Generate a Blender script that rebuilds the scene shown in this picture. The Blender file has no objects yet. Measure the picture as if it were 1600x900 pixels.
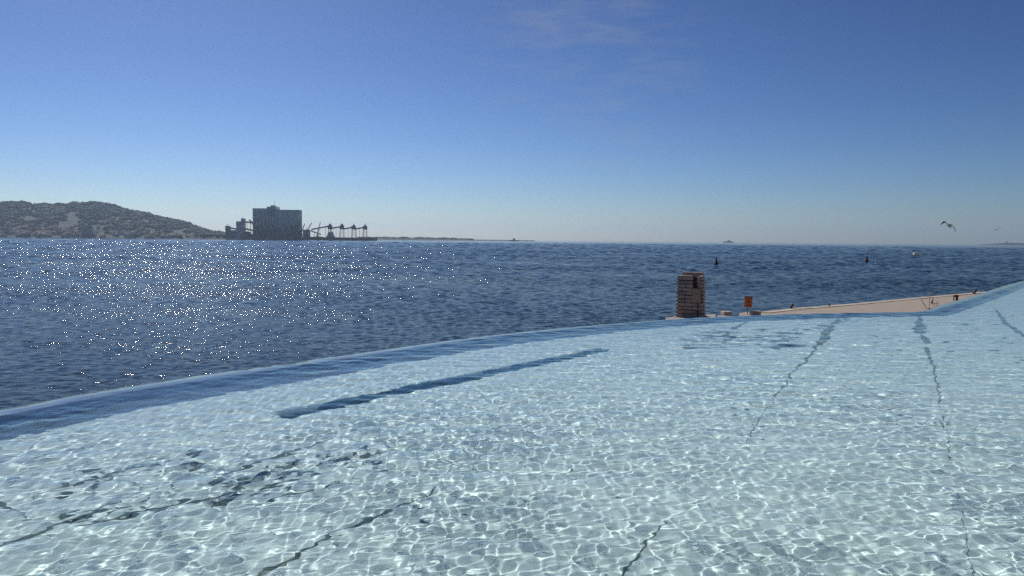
import bpy, math, random
import numpy as np
from mathutils import Vector, Matrix, noise
from mathutils.geometry import tessellate_polygon

random.seed(7)
rng = np.random.default_rng(11)
S = bpy.context.scene
COL = S.collection
PI = math.pi

# ------------------------------------------------------------------ camera
EYE = 1.7            # metres above the pool water (z = 0)
F = 1200.0           # focal length in photograph pixels (1600 wide)
SEA = -3.3
QUAY = -2.2
cam_data = bpy.data.cameras.new("camera")
cam = bpy.data.objects.new("camera", cam_data)
COL.objects.link(cam)
S.camera = cam
cam_data.sensor_width = 36.0
cam_data.lens = 36.0 * F / 1600.0
cam_data.clip_start = 0.1
cam_data.clip_end = 90000.0
PITCH = math.atan((450 - 375.2) / F)
ROLL = math.radians(0.50)
cam_rot = Matrix.Rotation(PI / 2 - PITCH, 3, 'X') @ Matrix.Rotation(ROLL, 3, 'Z')
cam.matrix_world = Matrix.Translation((0, 0, EYE)) @ cam_rot.to_4x4()

# ------------------------------------------------------------------ sky, sun, exposure
SUN_AZ = math.radians(-26)     # left of the view direction (+Y)
SUN_EL = math.radians(42)
world = bpy.data.worlds.new("World")
S.world = world
world.use_nodes = True
wn = world.node_tree
wn.nodes.clear()
w_out = wn.nodes.new('ShaderNodeOutputWorld')
w_bg = wn.nodes.new('ShaderNodeBackground')
w_sky = wn.nodes.new('ShaderNodeTexSky')
w_sky.sky_type = 'NISHITA'
w_sky.sun_disc = False
w_sky.sun_elevation = SUN_EL
w_sky.sun_rotation = SUN_AZ
w_sky.altitude = 0
w_sky.air_density = 0.8
w_sky.dust_density = 0.35
w_sky.ozone_density = 5.0
w_bg.inputs['Strength'].default_value = 0.05
# a few faint wisps of high cirrus
tc = wn.nodes.new('ShaderNodeTexCoord')
mp = wn.nodes.new('ShaderNodeMapping'); mp.inputs['Rotation'].default_value = (0, 0.42, 0); mp.inputs['Scale'].default_value = (5, 5, 26)
nz = wn.nodes.new('ShaderNodeTexNoise'); nz.inputs['Scale'].default_value = 2.2; nz.inputs['Detail'].default_value = 6; nz.inputs['Roughness'].default_value = 0.62
mr = wn.nodes.new('ShaderNodeMapRange'); mr.inputs[1].default_value = 0.45; mr.inputs[2].default_value = 0.80; mr.inputs[3].default_value = 0.0; mr.inputs[4].default_value = 0.30
mx = wn.nodes.new('ShaderNodeMix'); mx.data_type = 'RGBA'
mx.inputs[7].default_value = (7.5, 8.2, 9.0, 1)
wn.links.new(tc.outputs['Generated'], mp.inputs[0]); wn.links.new(mp.outputs[0], nz.inputs['Vector'])
cdir = (0.0967, 0.968, 0.232)
dt = wn.nodes.new('ShaderNodeVectorMath'); dt.operation = 'DOT_PRODUCT'; dt.inputs[1].default_value = cdir
nm_ = wn.nodes.new('ShaderNodeVectorMath'); nm_.operation = 'NORMALIZE'
md = wn.nodes.new('ShaderNodeMapRange'); md.interpolation_type = 'SMOOTHSTEP'; md.inputs[1].default_value = 0.985; md.inputs[2].default_value = 0.9995
mu = wn.nodes.new('ShaderNodeMath'); mu.operation = 'MULTIPLY'
wn.links.new(tc.outputs['Generated'], nm_.inputs[0]); wn.links.new(nm_.outputs[0], dt.inputs[0]); wn.links.new(dt.outputs['Value'], md.inputs[0])
wn.links.new(nz.outputs['Fac'], mr.inputs[0]); wn.links.new(mr.outputs[0], mu.inputs[0]); wn.links.new(md.outputs[0], mu.inputs[1]); wn.links.new(mu.outputs[0], mx.inputs[0])
wn.links.new(w_sky.outputs[0], mx.inputs[6]); wn.links.new(mx.outputs[2], w_bg.inputs['Color'])
wn.links.new(w_bg.outputs[0], w_out.inputs['Surface'])
gm = wn.nodes.new('ShaderNodeGamma'); gm.inputs[1].default_value = 1.6
sk = wn.nodes.new('ShaderNodeVectorMath'); sk.operation = 'MULTIPLY'; sk.inputs[1].default_value = (0.465, 0.455, 0.465)
wn.links.new(w_sky.outputs[0], gm.inputs[0]); wn.links.new(gm.outputs[0], sk.inputs[0]); wn.links.new(sk.outputs[0], mx.inputs[6])

sun_data = bpy.data.lights.new("sun", 'SUN')
sun_data.energy = 5.0
sun_data.angle = math.radians(0.53)
sun_data.color = (1.0, 0.95, 0.88)
sun_data.cycles.is_caustics_light = True
sun = bpy.data.objects.new("sun", sun_data)
COL.objects.link(sun)
sun_dir = Vector((math.sin(SUN_AZ) * math.cos(SUN_EL), math.cos(SUN_AZ) * math.cos(SUN_EL), math.sin(SUN_EL)))
sun.rotation_mode = 'QUATERNION'
sun.rotation_quaternion = sun_dir.to_track_quat('Z', 'Y')

S.view_settings.view_transform = 'Standard'
S.view_settings.look = 'None'
S.view_settings.gamma = 1.0
S.view_settings.use_curve_mapping = False
S.view_settings.exposure = -0.28
S.cycles.use_denoising = False
S.cycles.max_bounces = 8
S.cycles.transparent_max_bounces = 8
S.cycles.volume_bounces = 0
S.cycles.sample_clamp_indirect = 6.0
S.cycles.sample_clamp_direct = 0.0

# ------------------------------------------------------------------ helpers: pixels to places
def ray(px, py):
    return (cam_rot @ Vector(((px - 800) / F, -(py - 450) / F, -1.0))).normalized()

def hit(px, py, z=0.0):
    d = ray(px, py)
    t = (z - EYE) / d.z
    return Vector((d.x * t, d.y * t, z))

def hit_floor(px, py, depth):
    """where the refracted view ray meets the pool floor"""
    d = ray(px, py)
    p = hit(px, py, 0.0)
    h = math.hypot(d.x, d.y)
    st = h / 1.33
    tr = st / math.sqrt(1 - st * st) * depth
    return Vector((p.x + d.x / h * tr, p.y + d.y / h * tr, -depth))

def at(px, py, Y):
    d = ray(px, py)
    t = Y / d.y
    return Vector((d.x * t, Y, EYE + d.z * t))

# ------------------------------------------------------------------ helpers: objects
def tag(o, label=None, cat=None, group=None, kind=None):
    if label: o['label'] = label
    if cat: o['category'] = cat
    if group: o['group'] = group
    if kind: o['kind'] = kind
    return o

def empty(name, loc, rz=0.0):
    o = bpy.data.objects.new(name, None)
    o.empty_display_size = 0.2
    o.location = loc
    o.rotation_euler = (0, 0, rz)
    COL.objects.link(o)
    return o

def link_mesh(name, me, parent=None, loc=None):
    o = bpy.data.objects.new(name, me)
    COL.objects.link(o)
    if parent is not None: o.parent = parent
    if loc is not None: o.location = loc
    return o

class MB:
    """collects vertices and faces in local coordinates"""
    def __init__(self):
        self.v = []; self.f = []; self.m = []
        self.M = Matrix.Identity(4); self.mi = 0
    def add(self, vs, fs):
        b = len(self.v)
        self.v += [tuple(self.M @ Vector(p)) for p in vs]
        self.f += [tuple(b + i for i in f) for f in fs]
        self.m += [self.mi] * len(fs)
        return self
    def box(self, x0, x1, y0, y1, z0, z1, taper=0.0):
        t = taper
        vs = [(x0, y0, z0), (x1, y0, z0), (x1, y1, z0), (x0, y1, z0), (x0 + t, y0 + t, z1), (x1 - t, y0 + t, z1), (x1 - t, y1 - t, z1), (x0 + t, y1 - t, z1)]
        return self.add(vs, [(3, 2, 1, 0), (4, 5, 6, 7), (0, 1, 5, 4), (1, 2, 6, 5), (2, 3, 7, 6), (3, 0, 4, 7)])
    def tube(self, pts, rad, n=8, cap=True):
        pts = [Vector(p) for p in pts]
        if not hasattr(rad, '__len__'): rad = [rad] * len(pts)
        vs = []; fs = []
        for i, p in enumerate(pts):
            a = pts[max(i - 1, 0)]; b = pts[min(i + 1, len(pts) - 1)]
            d = (b - a).normalized()
            u = d.orthogonal().normalized() if i == 0 else (u0 - d * u0.dot(d)).normalized()
            u0 = u; w = d.cross(u)
            for k in range(n):
                t = 2 * PI * k / n
                vs.append(tuple(p + (u * math.cos(t) + w * math.sin(t)) * rad[i]))
        for i in range(len(pts) - 1):
            for k in range(n):
                k2 = (k + 1) % n
                fs.append((i * n + k, i * n + k2, (i + 1) * n + k2, (i + 1) * n + k))
        if cap:
            fs.append(tuple(range(n - 1, -1, -1)))
            fs.append(tuple((len(pts) - 1) * n + k for k in range(n)))
        return self.add(vs, fs)
    def lathe(self, prof, n=16, c=(0, 0)):
        vs = []; fs = []
        for r, z in prof:
            for k in range(n):
                t = 2 * PI * k / n
                vs.append((c[0] + r * math.cos(t), c[1] + r * math.sin(t), z))
        for i in range(len(prof) - 1):
            for k in range(n):
                k2 = (k + 1) % n
                fs.append((i * n + k, i * n + k2, (i + 1) * n + k2, (i + 1) * n + k))
        fs.append(tuple(range(n - 1, -1, -1)))
        fs.append(tuple((len(prof) - 1) * n + k for k in range(n)))
        return self.add(vs, fs)
    def prism(self, poly, z0, z1):
        """poly: counter-clockwise list of (x, y)"""
        n = len(poly)
        a = sum(poly[i][0] * poly[(i + 1) % n][1] - poly[(i + 1) % n][0] * poly[i][1] for i in range(n))
        if a < 0: poly = poly[::-1]
        vs = [(x, y, z0) for x, y in poly] + [(x, y, z1) for x, y in poly]
        fs = [tuple(range(n - 1, -1, -1)), tuple(range(n, 2 * n))]
        fs += [(i, (i + 1) % n, n + (i + 1) % n, n + i) for i in range(n)]
        return self.add(vs, fs)
    def mesh(self, name, mats, smooth=False):
        me = bpy.data.meshes.new(name)
        me.from_pydata(self.v, [], self.f)
        mats = mats if isinstance(mats, (list, tuple)) else [mats]
        for m in mats: me.materials.append(m)
        me.polygons.foreach_set('material_index', self.m)
        if smooth: me.polygons.foreach_set('use_smooth', [True] * len(self.f))
        me.update()
        return me
    def build(self, name, mats, parent=None, smooth=False, loc=None):
        return link_mesh(name, self.mesh(name, mats, smooth), parent, loc)

def grid_mesh(name, P, mat, smooth=True, wrap=False, mask=None):
    """P: array rows x cols x 3"""
    nr, nc = P.shape[:2]
    idx = np.arange(nr * nc).reshape(nr, nc)
    if wrap: idx = np.concatenate([idx, idx[:, :1]], 1)
    q = np.ascontiguousarray(np.stack([idx[:-1, :-1], idx[:-1, 1:], idx[1:, 1:], idx[1:, :-1]], -1).reshape(-1, 4)).astype(np.int32)
    if mask is not None: q = np.ascontiguousarray(q[mask.ravel()])
    me = bpy.data.meshes.new(name)
    me.vertices.add(nr * nc); me.vertices.foreach_set('co', P.reshape(-1).astype(np.float32))
    me.loops.add(q.size); me.loops.foreach_set('vertex_index', q.ravel())
    me.polygons.add(len(q)); me.polygons.foreach_set('loop_start', np.arange(0, q.size, 4, dtype=np.int32))
    me.update(calc_edges=True)
    if smooth: me.polygons.foreach_set('use_smooth', np.ones(len(q), dtype=bool))
    me.materials.append(mat)
    return me

# ------------------------------------------------------------------ helpers: materials
def mat(name):
    m = bpy.data.materials.new(name); m.use_nodes = True
    return m, m.node_tree, m.node_tree.nodes['Principled BSDF']

def rough_mat(name, col, rough=0.8, var=0.25, scale=3.0, bump=0.0, bscale=40.0, dirt=None, dscale=1.2, dlo=0.5, dhi=0.7, metallic=0.0, obj_rand=0.0):
    m, nt, b = mat(name)
    N = nt.nodes; L = nt.links
    t = N.new('ShaderNodeTexCoord')
    n = N.new('ShaderNodeTexNoise'); n.inputs['Scale'].default_value = scale; n.inputs['Detail'].default_value = 8; n.inputs['Roughness'].default_value = 0.65
    L.new(t.outputs['Object'], n.inputs['Vector'])
    r = N.new('ShaderNodeMapRange'); r.inputs[1].default_value = 0.3; r.inputs[2].default_value = 0.7; r.inputs[3].default_value = 1 - var; r.inputs[4].default_value = 1 + var
    L.new(n.outputs['Fac'], r.inputs[0])
    mul = N.new('ShaderNodeMix'); mul.data_type = 'RGBA'; mul.blend_type = 'MULTIPLY'; mul.inputs[0].default_value = 1
    mul.inputs[6].default_value = (*col, 1)
    last = r.outputs[0]
    if obj_rand:
        oi = N.new('ShaderNodeObjectInfo'); r2 = N.new('ShaderNodeMapRange'); r2.inputs[3].default_value = 1 - obj_rand; r2.inputs[4].default_value = 1 + obj_rand
        L.new(oi.outputs['Random'], r2.inputs[0])
        mm = N.new('ShaderNodeMath'); mm.operation = 'MULTIPLY'; L.new(last, mm.inputs[0]); L.new(r2.outputs[0], mm.inputs[1]); last = mm.outputs[0]
    cb = N.new('ShaderNodeCombineColor')
    for i in range(3): L.new(last, cb.inputs[i])
    L.new(cb.outputs[0], mul.inputs[7])
    out = mul.outputs[2]
    if dirt is not None:
        n2 = N.new('ShaderNodeTexNoise'); n2.inputs['Scale'].default_value = dscale; n2.inputs['Detail'].default_value = 6
        L.new(t.outputs['Object'], n2.inputs['Vector'])
        r3 = N.new('ShaderNodeMapRange'); r3.inputs[1].default_value = dlo; r3.inputs[2].default_value = dhi
        L.new(n2.outputs['Fac'], r3.inputs[0])
        d = N.new('ShaderNodeMix'); d.data_type = 'RGBA'; d.inputs[7].default_value = (*dirt, 1)
        L.new(r3.outputs[0], d.inputs[0]); L.new(out, d.inputs[6]); out = d.outputs[2]
    L.new(out, b.inputs['Base Color'])
    b.inputs['Roughness'].default_value = rough
    b.inputs['Metallic'].default_value = metallic
    if bump:
        n3 = N.new('ShaderNodeTexNoise'); n3.inputs['Scale'].default_value = bscale; n3.inputs['Detail'].default_value = 6
        L.new(t.outputs['Object'], n3.inputs['Vector'])
        bp = N.new('ShaderNodeBump'); bp.inputs['Strength'].default_value = 1.0; bp.inputs['Distance'].default_value = bump
        L.new(n3.outputs['Fac'], bp.inputs['Height']); L.new(bp.outputs[0], b.inputs['Normal'])
    return m

M_floor = rough_mat('pool_concrete', (0.79, 0.80, 0.79), 0.9, 0.07, 2.2, 0.0, dirt=(0.70, 0.72, 0.70), dscale=0.7, dlo=0.45, dhi=0.75)
M_trench = rough_mat('trench_tile', (0.05, 0.15, 0.145), 0.8, 0.2, 3.0)
M_gutter = rough_mat('gutter_tile', (0.012, 0.035, 0.06), 0.8, 0.2, 3.0)
M_rim = rough_mat('rim_stone', (0.21, 0.19, 0.24), 0.75, 0.15, 4.0)
M_algae = rough_mat('algae', (0.10, 0.12, 0.085), 0.95, 0.45, 14.0, dirt=(0.24, 0.25, 0.20), dscale=9.0, dlo=0.5, dhi=0.62)
M_joint_far = rough_mat('worn_joint', (0.17, 0.20, 0.16), 0.95, 0.4, 10.0, dirt=(0.36, 0.38, 0.33), dscale=7.0, dlo=0.5, dhi=0.65)
M_leaf = rough_mat('dead_leaf', (0.05, 0.035, 0.02), 0.8, 0.3, 30.0)
M_wall = rough_mat('pool_wall_concrete', (0.32, 0.31, 0.29), 0.85, 0.2, 1.5, 0.004, 20)
M_deck = rough_mat('deck_stone', (0.42, 0.41, 0.38), 0.8, 0.15, 2.0, 0.002, 60)
M_quay = rough_mat('quay_concrete', (0.33, 0.275, 0.225), 0.9, 0.14, 0.9, 0.01, 6, dirt=(0.29, 0.245, 0.205), dscale=0.35, dlo=0.55, dhi=0.72)
M_coping = rough_mat('coping_stone', (0.46, 0.39, 0.33), 0.85, 0.15, 1.5, 0.01, 8)
M_block = rough_mat('ashlar_stone', (0.46, 0.37, 0.32), 0.9, 0.3, 3.5, 0.015, 12, obj_rand=0.22)
M_mortar = rough_mat('dark_mortar', (0.02, 0.017, 0.016), 0.95, 0.2, 6)
M_capst = rough_mat('cap_stone', (0.42, 0.34, 0.28), 0.9, 0.2, 3, 0.01, 12)
M_panel = rough_mat('weathered_board', (0.44, 0.32, 0.24), 0.8, 0.25, 6, 0.004, 20)
M_iron = rough_mat('black_iron', (0.016, 0.013, 0.012), 0.55, 0.3, 12)
M_rust = rough_mat('rusty_steel', (0.10, 0.05, 0.035), 0.7, 0.3, 10)
M_orange = rough_mat('orange_board', (0.62, 0.17, 0.03), 0.55, 0.12, 8)
M_red = rough_mat('dark_red_board', (0.22, 0.015, 0.012), 0.55, 0.12, 8)
M_black = rough_mat('black_print', (0.02, 0.012, 0.01), 0.6, 0.1, 8)
M_pale = rough_mat('pale_print', (0.62, 0.45, 0.40), 0.6, 0.1, 8)
M_pinkpole = rough_mat('pink_paint', (0.55, 0.33, 0.30), 0.6, 0.15, 12)
M_silo = rough_mat('silo_concrete', (0.68, 0.66, 0.60), 0.9, 0.18, 0.03, dirt=(0.2, 0.19, 0.18), dscale=0.02)
M_steel = rough_mat('dark_steel', (0.03, 0.033, 0.038), 0.7, 0.25, 0.1)
M_shed = rough_mat('shed_sheet', (0.25, 0.26, 0.27), 0.8, 0.2, 0.1)
M_window = rough_mat('far_window', (0.04, 0.05, 0.06), 0.3, 0.1, 0.1)
M_hull = rough_mat('ship_hull', (0.04, 0.035, 0.04), 0.6, 0.2, 0.05)
M_shipw = rough_mat('ship_white', (0.5, 0.5, 0.48), 0.6, 0.1, 0.1)
M_hill = rough_mat('hill_ground', (0.018, 0.027, 0.02), 0.95, 0.35, 0.012, dirt=(0.02, 0.026, 0.018), dscale=0.01, dlo=0.4, dhi=0.55)
M_tree = rough_mat('tree_foliage', (0.018, 0.036, 0.026), 0.95, 0.45, 0.05)
M_tree2 = rough_mat('pale_tree_foliage', (0.028, 0.046, 0.034), 0.95, 0.4, 0.05)
M_hw = [rough_mat('house_wall_' + n, c, 0.9, 0.1, 0.2) for n, c in (('white', (0.55, 0.52, 0.48)), ('cream', (0.45, 0.37, 0.28)), ('pink', (0.42, 0.27, 0.22)), ('grey', (0.3, 0.3, 0.3)))]
M_hr = [rough_mat('house_roof_' + n, c, 0.9, 0.2, 0.3) for n, c in (('tile', (0.17, 0.085, 0.06)), ('brown', (0.12, 0.08, 0.065)))]
M_gull_w = rough_mat('gull_white', (0.42, 0.40, 0.37), 0.8, 0.08, 20)
M_gull_g = rough_mat('gull_grey', (0.035, 0.035, 0.04), 0.8, 0.15, 20)
M_gull_b = rough_mat('gull_black', (0.02, 0.02, 0.02), 0.8, 0.1, 20)
M_beak = rough_mat('gull_beak', (0.6, 0.32, 0.04), 0.5, 0.05, 20)

# pool water: smooth refracting surface with a real (Fresnel) reflection
M_pool = bpy.data.materials.new('pool_water'); M_pool.use_nodes = True
nt = M_pool.node_tree; nt.nodes.clear()
o_ = nt.nodes.new('ShaderNodeOutputMaterial'); gl = nt.nodes.new('ShaderNodeBsdfGlass')
gl.inputs['Color'].default_value = (0.872, 0.985, 0.987, 1); gl.inputs['Roughness'].default_value = 0.0; gl.inputs['IOR'].default_value = 1.33
nt.links.new(gl.outputs[0], o_.inputs[0])

# sea water
M_sea, nt, b = mat('sea_water')
N = nt.nodes; L = nt.links
b.inputs['Base Color'].default_value = (0.008, 0.021, 0.024, 1)
b.inputs['Roughness'].default_value = 0.07
b.inputs['IOR'].default_value = 1.33
b.inputs['Specular IOR Level'].default_value = 0.22
geo = N.new('ShaderNodeNewGeometry')
def noise_node(scale, sx, sy, detail, rot=0.35):
    m_ = N.new('ShaderNodeMapping'); m_.inputs['Scale'].default_value = (sx, sy, 1); m_.inputs['Rotation'].default_value = (0, 0, rot)
    n_ = N.new('ShaderNodeTexNoise'); n_.inputs['Scale'].default_value = scale; n_.inputs['Detail'].default_value = detail; n_.inputs['Roughness'].default_value = 0.6
    L.new(geo.outputs['Position'], m_.inputs[0]); L.new(m_.outputs[0], n_.inputs['Vector'])
    return n_
n1 = noise_node(4.5, 0.8, 1.4, 5)
n2 = noise_node(0.8, 0.7, 1.5, 3, 0.2)
nslick = noise_node(0.012, 0.25, 1.6, 3, 0.12)
rs = N.new('ShaderNodeMapRange'); rs.inputs[1].default_value = 0.36; rs.inputs[2].default_value = 0.56; rs.inputs[3].default_value = 0.35; rs.inputs[4].default_value = 1.0
L.new(nslick.outputs['Fac'], rs.inputs[0])
bp2 = N.new('ShaderNodeBump'); bp2.inputs['Distance'].default_value = 0.38; L.new(n2.outputs['Fac'], bp2.inputs['Height'])
bp1 = N.new('ShaderNodeBump'); bp1.inputs['Distance'].default_value = 0.10; L.new(n1.outputs['Fac'], bp1.inputs['Height']); L.new(bp2.outputs[0], bp1.inputs['Normal'])
# sheltered, calmer water close under the pool wall
ln_ = N.new('ShaderNodeVectorMath'); ln_.operation = 'LENGTH'; L.new(geo.outputs['Position'], ln_.inputs[0])
sh_ = N.new('ShaderNodeMapRange'); sh_.inputs[1].default_value = 20; sh_.inputs[2].default_value = 130; sh_.inputs[3].default_value = 0.42; sh_.inputs[4].default_value = 1.0
L.new(ln_.outputs['Value'], sh_.inputs[0])
ml_ = N.new('ShaderNodeMath'); ml_.operation = 'MULTIPLY'; L.new(rs.outputs[0], ml_.inputs[0]); L.new(sh_.outputs[0], ml_.inputs[1])
L.new(ml_.outputs[0], bp1.inputs['Strength']); L.new(ml_.outputs[0], bp2.inputs['Strength'])
L.new(bp1.outputs[0], b.inputs['Normal'])

# ------------------------------------------------------------------ pool outline
def catmull(pts, n=24):
    out = []
    P = [pts[0] * 2 - pts[1]] + pts + [pts[-1] * 2 - pts[-2]]
    for i in range(1, len(P) - 2):
        for k in range(n):
            t = k / n
            out.append(0.5 * ((2 * P[i]) + (-P[i - 1] + P[i + 1]) * t + (2 * P[i - 1] - 5 * P[i] + 4 * P[i + 1] - P[i + 2]) * t * t + (-P[i - 1] + 3 * P[i] - 3 * P[i + 1] + P[i + 2]) * t ** 3))
    out.append(P[-2])
    return out

outer_px = [(0, 634), (200, 598.5), (500, 556.5), (800, 517.5), (1050, 497), (1190, 491), (1300, 488.6), (1390, 487), (1425, 486.2), (1442, 484.6), (1457, 479.8), (1473, 474.2), (1495, 468.2), (1528, 458.6), (1569, 445.6), (1600, 437.5)]
mid_px = [(0, 649.5), (200, 611.5), (500, 566), (800, 523), (1050, 499.8), (1190, 492.6), (1300, 489.6), (1390, 488), (1430, 487.4), (1456, 486.0), (1470, 481.5), (1484, 477.4), (1508, 470.5), (1540, 460.6), (1575, 448.8), (1600, 441)]
inner_px = [(0, 658), (200, 619.5), (500, 571.5), (800, 526), (1050, 501.6), (1190, 493.8), (1300, 490.8), (1390, 489.2), (1440, 488.6), (1472, 488), (1486, 485), (1500, 480.4), (1522, 473.4), (1552, 463), (1580, 453), (1600, 445.5)]
DEPTH = 0.55
def curve(pxs, f):
    pts = [Vector(f(a, b_)[:2]) for a, b_ in pxs]
    first = [pts[0] + Vector((-2.5, -4.6)) * k for k in (1.6, 1.0, 0.5)]
    d = (pts[-1] - pts[-3]).normalized()
    last = [pts[-1] + d * k for k in (4, 9, 15)]
    return catmull(first + pts + last, 10)
c_out = curve(outer_px, lambda a, b_: hit(a, b_, 0))
c_mid = curve(mid_px, lambda a, b_: hit(a, b_, 0))
c_in = curve(inner_px, lambda a, b_: hit_floor(a, b_, DEPTH))

def radial(c):
    th = np.array([math.atan2(p.x, p.y) for p in c]); r = np.array([p.length for p in c])
    o = np.argsort(th)
    return lambda t: np.interp(t, th[o], r[o])
R_out = radial(c_out); R_mid = radial(c_mid)

def wave_field(X, Y, specs):
    Z = np.zeros_like(X)
    for lam, a, am, ph in specs:
        k = 2 * PI / lam
        Z += am * np.sin(k * (X * math.cos(a) + Y * math.sin(a)) + ph)
    return Z

# pool water surface
specs = []
NW = 110
for i in range(NW):
    lam = 0.05 * 2 ** (rng.random() ** 0.75 * 3.9)
    a = rng.normal(-0.45, 0.75) if i % 2 else rng.normal(1.35, 0.6)
    specs.append((lam, a, 0.0150 * lam ** 1.0 / NW ** 0.5 * rng.uniform(0.5, 1.4), rng.random() * 2 * PI))
nth = 640
th = np.concatenate([np.linspace(-1.25, -0.66, 50)[:-1], np.linspace(-0.66, 0.66, nth), np.linspace(0.66, 0.95, 30)[1:]])
rows = 1230
t = np.linspace(0, 1, rows)
Ro = R_out(th) - 0.004; Rm = R_mid(th)
R0 = 2.6
rc = R0 * (float(Ro.max()) / R0) ** t[:, None]
RR = np.minimum(rc, Ro[None, :])
cut = rc >= Ro[None, :]
X = RR * np.sin(th)[None, :]; Y = RR * np.cos(th)[None, :]
# ripples run across the pool near the camera's left, and along it to the right and far side
mixw = np.clip((X - 0.5) / 5 + (Y - 7) / 12, 0, 1)
Z = wave_field(X, Y, specs[1::2]) * np.sqrt(1.5 - 1.1 * mixw) + wave_field(X, Y, specs[0::2]) * np.sqrt(0.5 + 1.1 * mixw)
# patches of stronger and calmer ripples, calmer over the rim
patch = 0.86 + 0.26 * np.sin(X * 0.9 + 1.3 * np.sin(Y * 0.5)) * np.sin(Y * 0.7 + X * 0.3) + 0.16 * np.sin(X * 2.3 + 2 * np.sin(Y * 1.1)) * np.sin(Y * 1.9 - X)
fade = np.clip((Rm[None, :] - RR) / 0.10 + 0.9, 0.22, 1.0)
gutterboost = 1.0
Z = Z * patch * fade
over = np.clip((RR - Rm[None, :]) / np.maximum(Ro - Rm, 0.05)[None, :], 0, 1)
Z -= 0.03 * over ** 2
P = np.stack([X, Y, Z], -1)
ext = []
for dr, dz in ((0.02, -0.045), (0.035, -0.12), (0.045, -0.4)):
    ext.append(np.stack([(Ro + dr) * np.sin(th), (Ro + dr) * np.cos(th), np.full_like(th, dz)], -1))
keep = ~(cut[:-1, :-1] & cut[:-1, 1:])
lip = np.stack([Ro * np.sin(th), Ro * np.cos(th), Z[-1]], -1)
pool_water = link_mesh('pool_water', grid_mesh('pool_water', P, M_pool, mask=keep))
o = link_mesh('overflow_water', grid_mesh('overflow_water', np.concatenate([lip[None], np.array(ext)], 0), M_pool)); tag(o, kind='structure')
pool_water.cycles.is_caustics_caster = True
tag(pool_water, kind='structure')

# slot in the floor
slot_px_top = [(436, 644), (500, 632), (600, 610), (700, 590), (800, 570), (900, 551), (944, 544)]
slot_px_bot = [(448, 653), (500, 646), (600, 623), (700, 602), (800, 581), (900, 558), (948, 547)]
slot = [hit_floor(a, b_, DEPTH) for a, b_ in slot_px_bot] + [hit_floor(a, b_, DEPTH) for a, b_ in slot_px_top[::-1]]
s0, s1 = (slot[0] + slot[-1]) / 2, (slot[6] + slot[7]) / 2
sd = (s1 - s0).normalized(); sn = Vector((-sd.y, sd.x, 0))
sw = 0.125
slot_poly = [s0 - sn * sw, s1 - sn * sw, s1 + sn * sw, s0 + sn * sw]

R_in = radial(c_in)
fth = np.concatenate([np.linspace(-1.35, -0.66, 24)[:-1], np.linspace(-0.66, 0.66, 420), np.linspace(0.66, 0.98, 14)[1:]])
ft = np.linspace(0, 1, 460)[:, None]
FR = 0.4 * (R_in(fth)[None, :] / 0.4) ** ft
# rows close up near the slot so that its edges stay crisp
FX = FR * np.sin(fth)[None]; FY = FR * np.cos(fth)[None]
su = (FX - s0.x) * sd.x + (FY - s0.y) * sd.y; sv_ = (FX - s0.x) * sn.x + (FY - s0.y) * sn.y
SL = (s1 - s0).length
inside = np.clip((sw + 0.02 - np.abs(sv_)) / 0.04, 0, 1) * np.clip((su + .02) / .04, 0, 1) * np.clip((SL + .02 - su) / .04, 0, 1)
FZ = -DEPTH - 0.20 * inside + 0 * FX
me = grid_mesh('pool_floor', np.stack([FX, FY, FZ], -1), M_floor)
me.materials.append(M_trench)
cin = (inside[:-1, :-1] + inside[1:, 1:] + inside[1:, :-1] + inside[:-1, 1:]) / 4
me.polygons.foreach_set('material_index', (cin > 0.45).astype(np.int32).ravel())
pool_floor = link_mesh('pool_floor', me); tag(pool_floor, kind='structure')
pool_floor.cycles.is_caustics_receiver = True
def strip(name, A, B, za, zb, m, parent=None, kind=None, flip=False):
    n_ = min(len(A), len(B))
    vs = [(p.x, p.y, za) for p in A[:n_]] + [(p.x, p.y, zb) for p in B[:n_]]
    fs = [(i, i + 1, n_ + i + 1, n_ + i) if not flip else (i + n_, i + 1 + n_, i + 1, i) for i in range(n_ - 1)]
    me = bpy.data.meshes.new(name); me.from_pydata(vs, [], fs); me.materials.append(m); me.update()
    o = link_mesh(name, me, parent)
    if kind: o['kind'] = kind
    return o
# rim: gutter wall / gutter bottom / rim face / rim top / outer wall
GD = -0.95
prof = [(c_in, -DEPTH), (c_in, GD), (c_mid, GD), (c_mid, -0.035)]
vs = []; fs = []
for c, z in prof: vs += [(p.x, p.y, z) for p in c]
n_ = len(c_in)
for r_ in range(3): fs += [(r_ * n_ + i, r_ * n_ + i + 1, (r_ + 1) * n_ + i + 1, (r_ + 1) * n_ + i) for i in range(n_ - 1)]
me = bpy.data.meshes.new('pool_gutter'); me.from_pydata(vs, [], fs); me.materials.append(M_gutter); me.update()
o = link_mesh('pool_gutter', me); tag(o, kind='structure'); o.cycles.is_caustics_receiver = True
vs = []; fs = []
for c, z in ((c_mid, -0.035), (c_out, -0.06), (c_out, -0.6), (c_out, SEA - 1.5)): vs += [(p.x, p.y, z) for p in c]
for r_ in range(3): fs += [(r_ * n_ + i, r_ * n_ + i + 1, (r_ + 1) * n_ + i + 1, (r_ + 1) * n_ + i) for i in range(n_ - 1)]
me = bpy.data.meshes.new('pool_rim'); me.from_pydata(vs, [], fs); me.materials.append(M_rim); me.materials.append(M_wall)
me.polygons.foreach_set('material_index', [0] * (2 * (n_ - 1)) + [1] * (n_ - 1)); me.update()
pool_rim = link_mesh('pool_rim', me); tag(pool_rim, kind='structure'); pool_rim.cycles.is_caustics_receiver = True
q = MB(); q.box(-16, 44, -14, 0.45, -0.8, 0.08); o = q.build('pool_deck', M_deck); tag(o, kind='structure')

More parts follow.
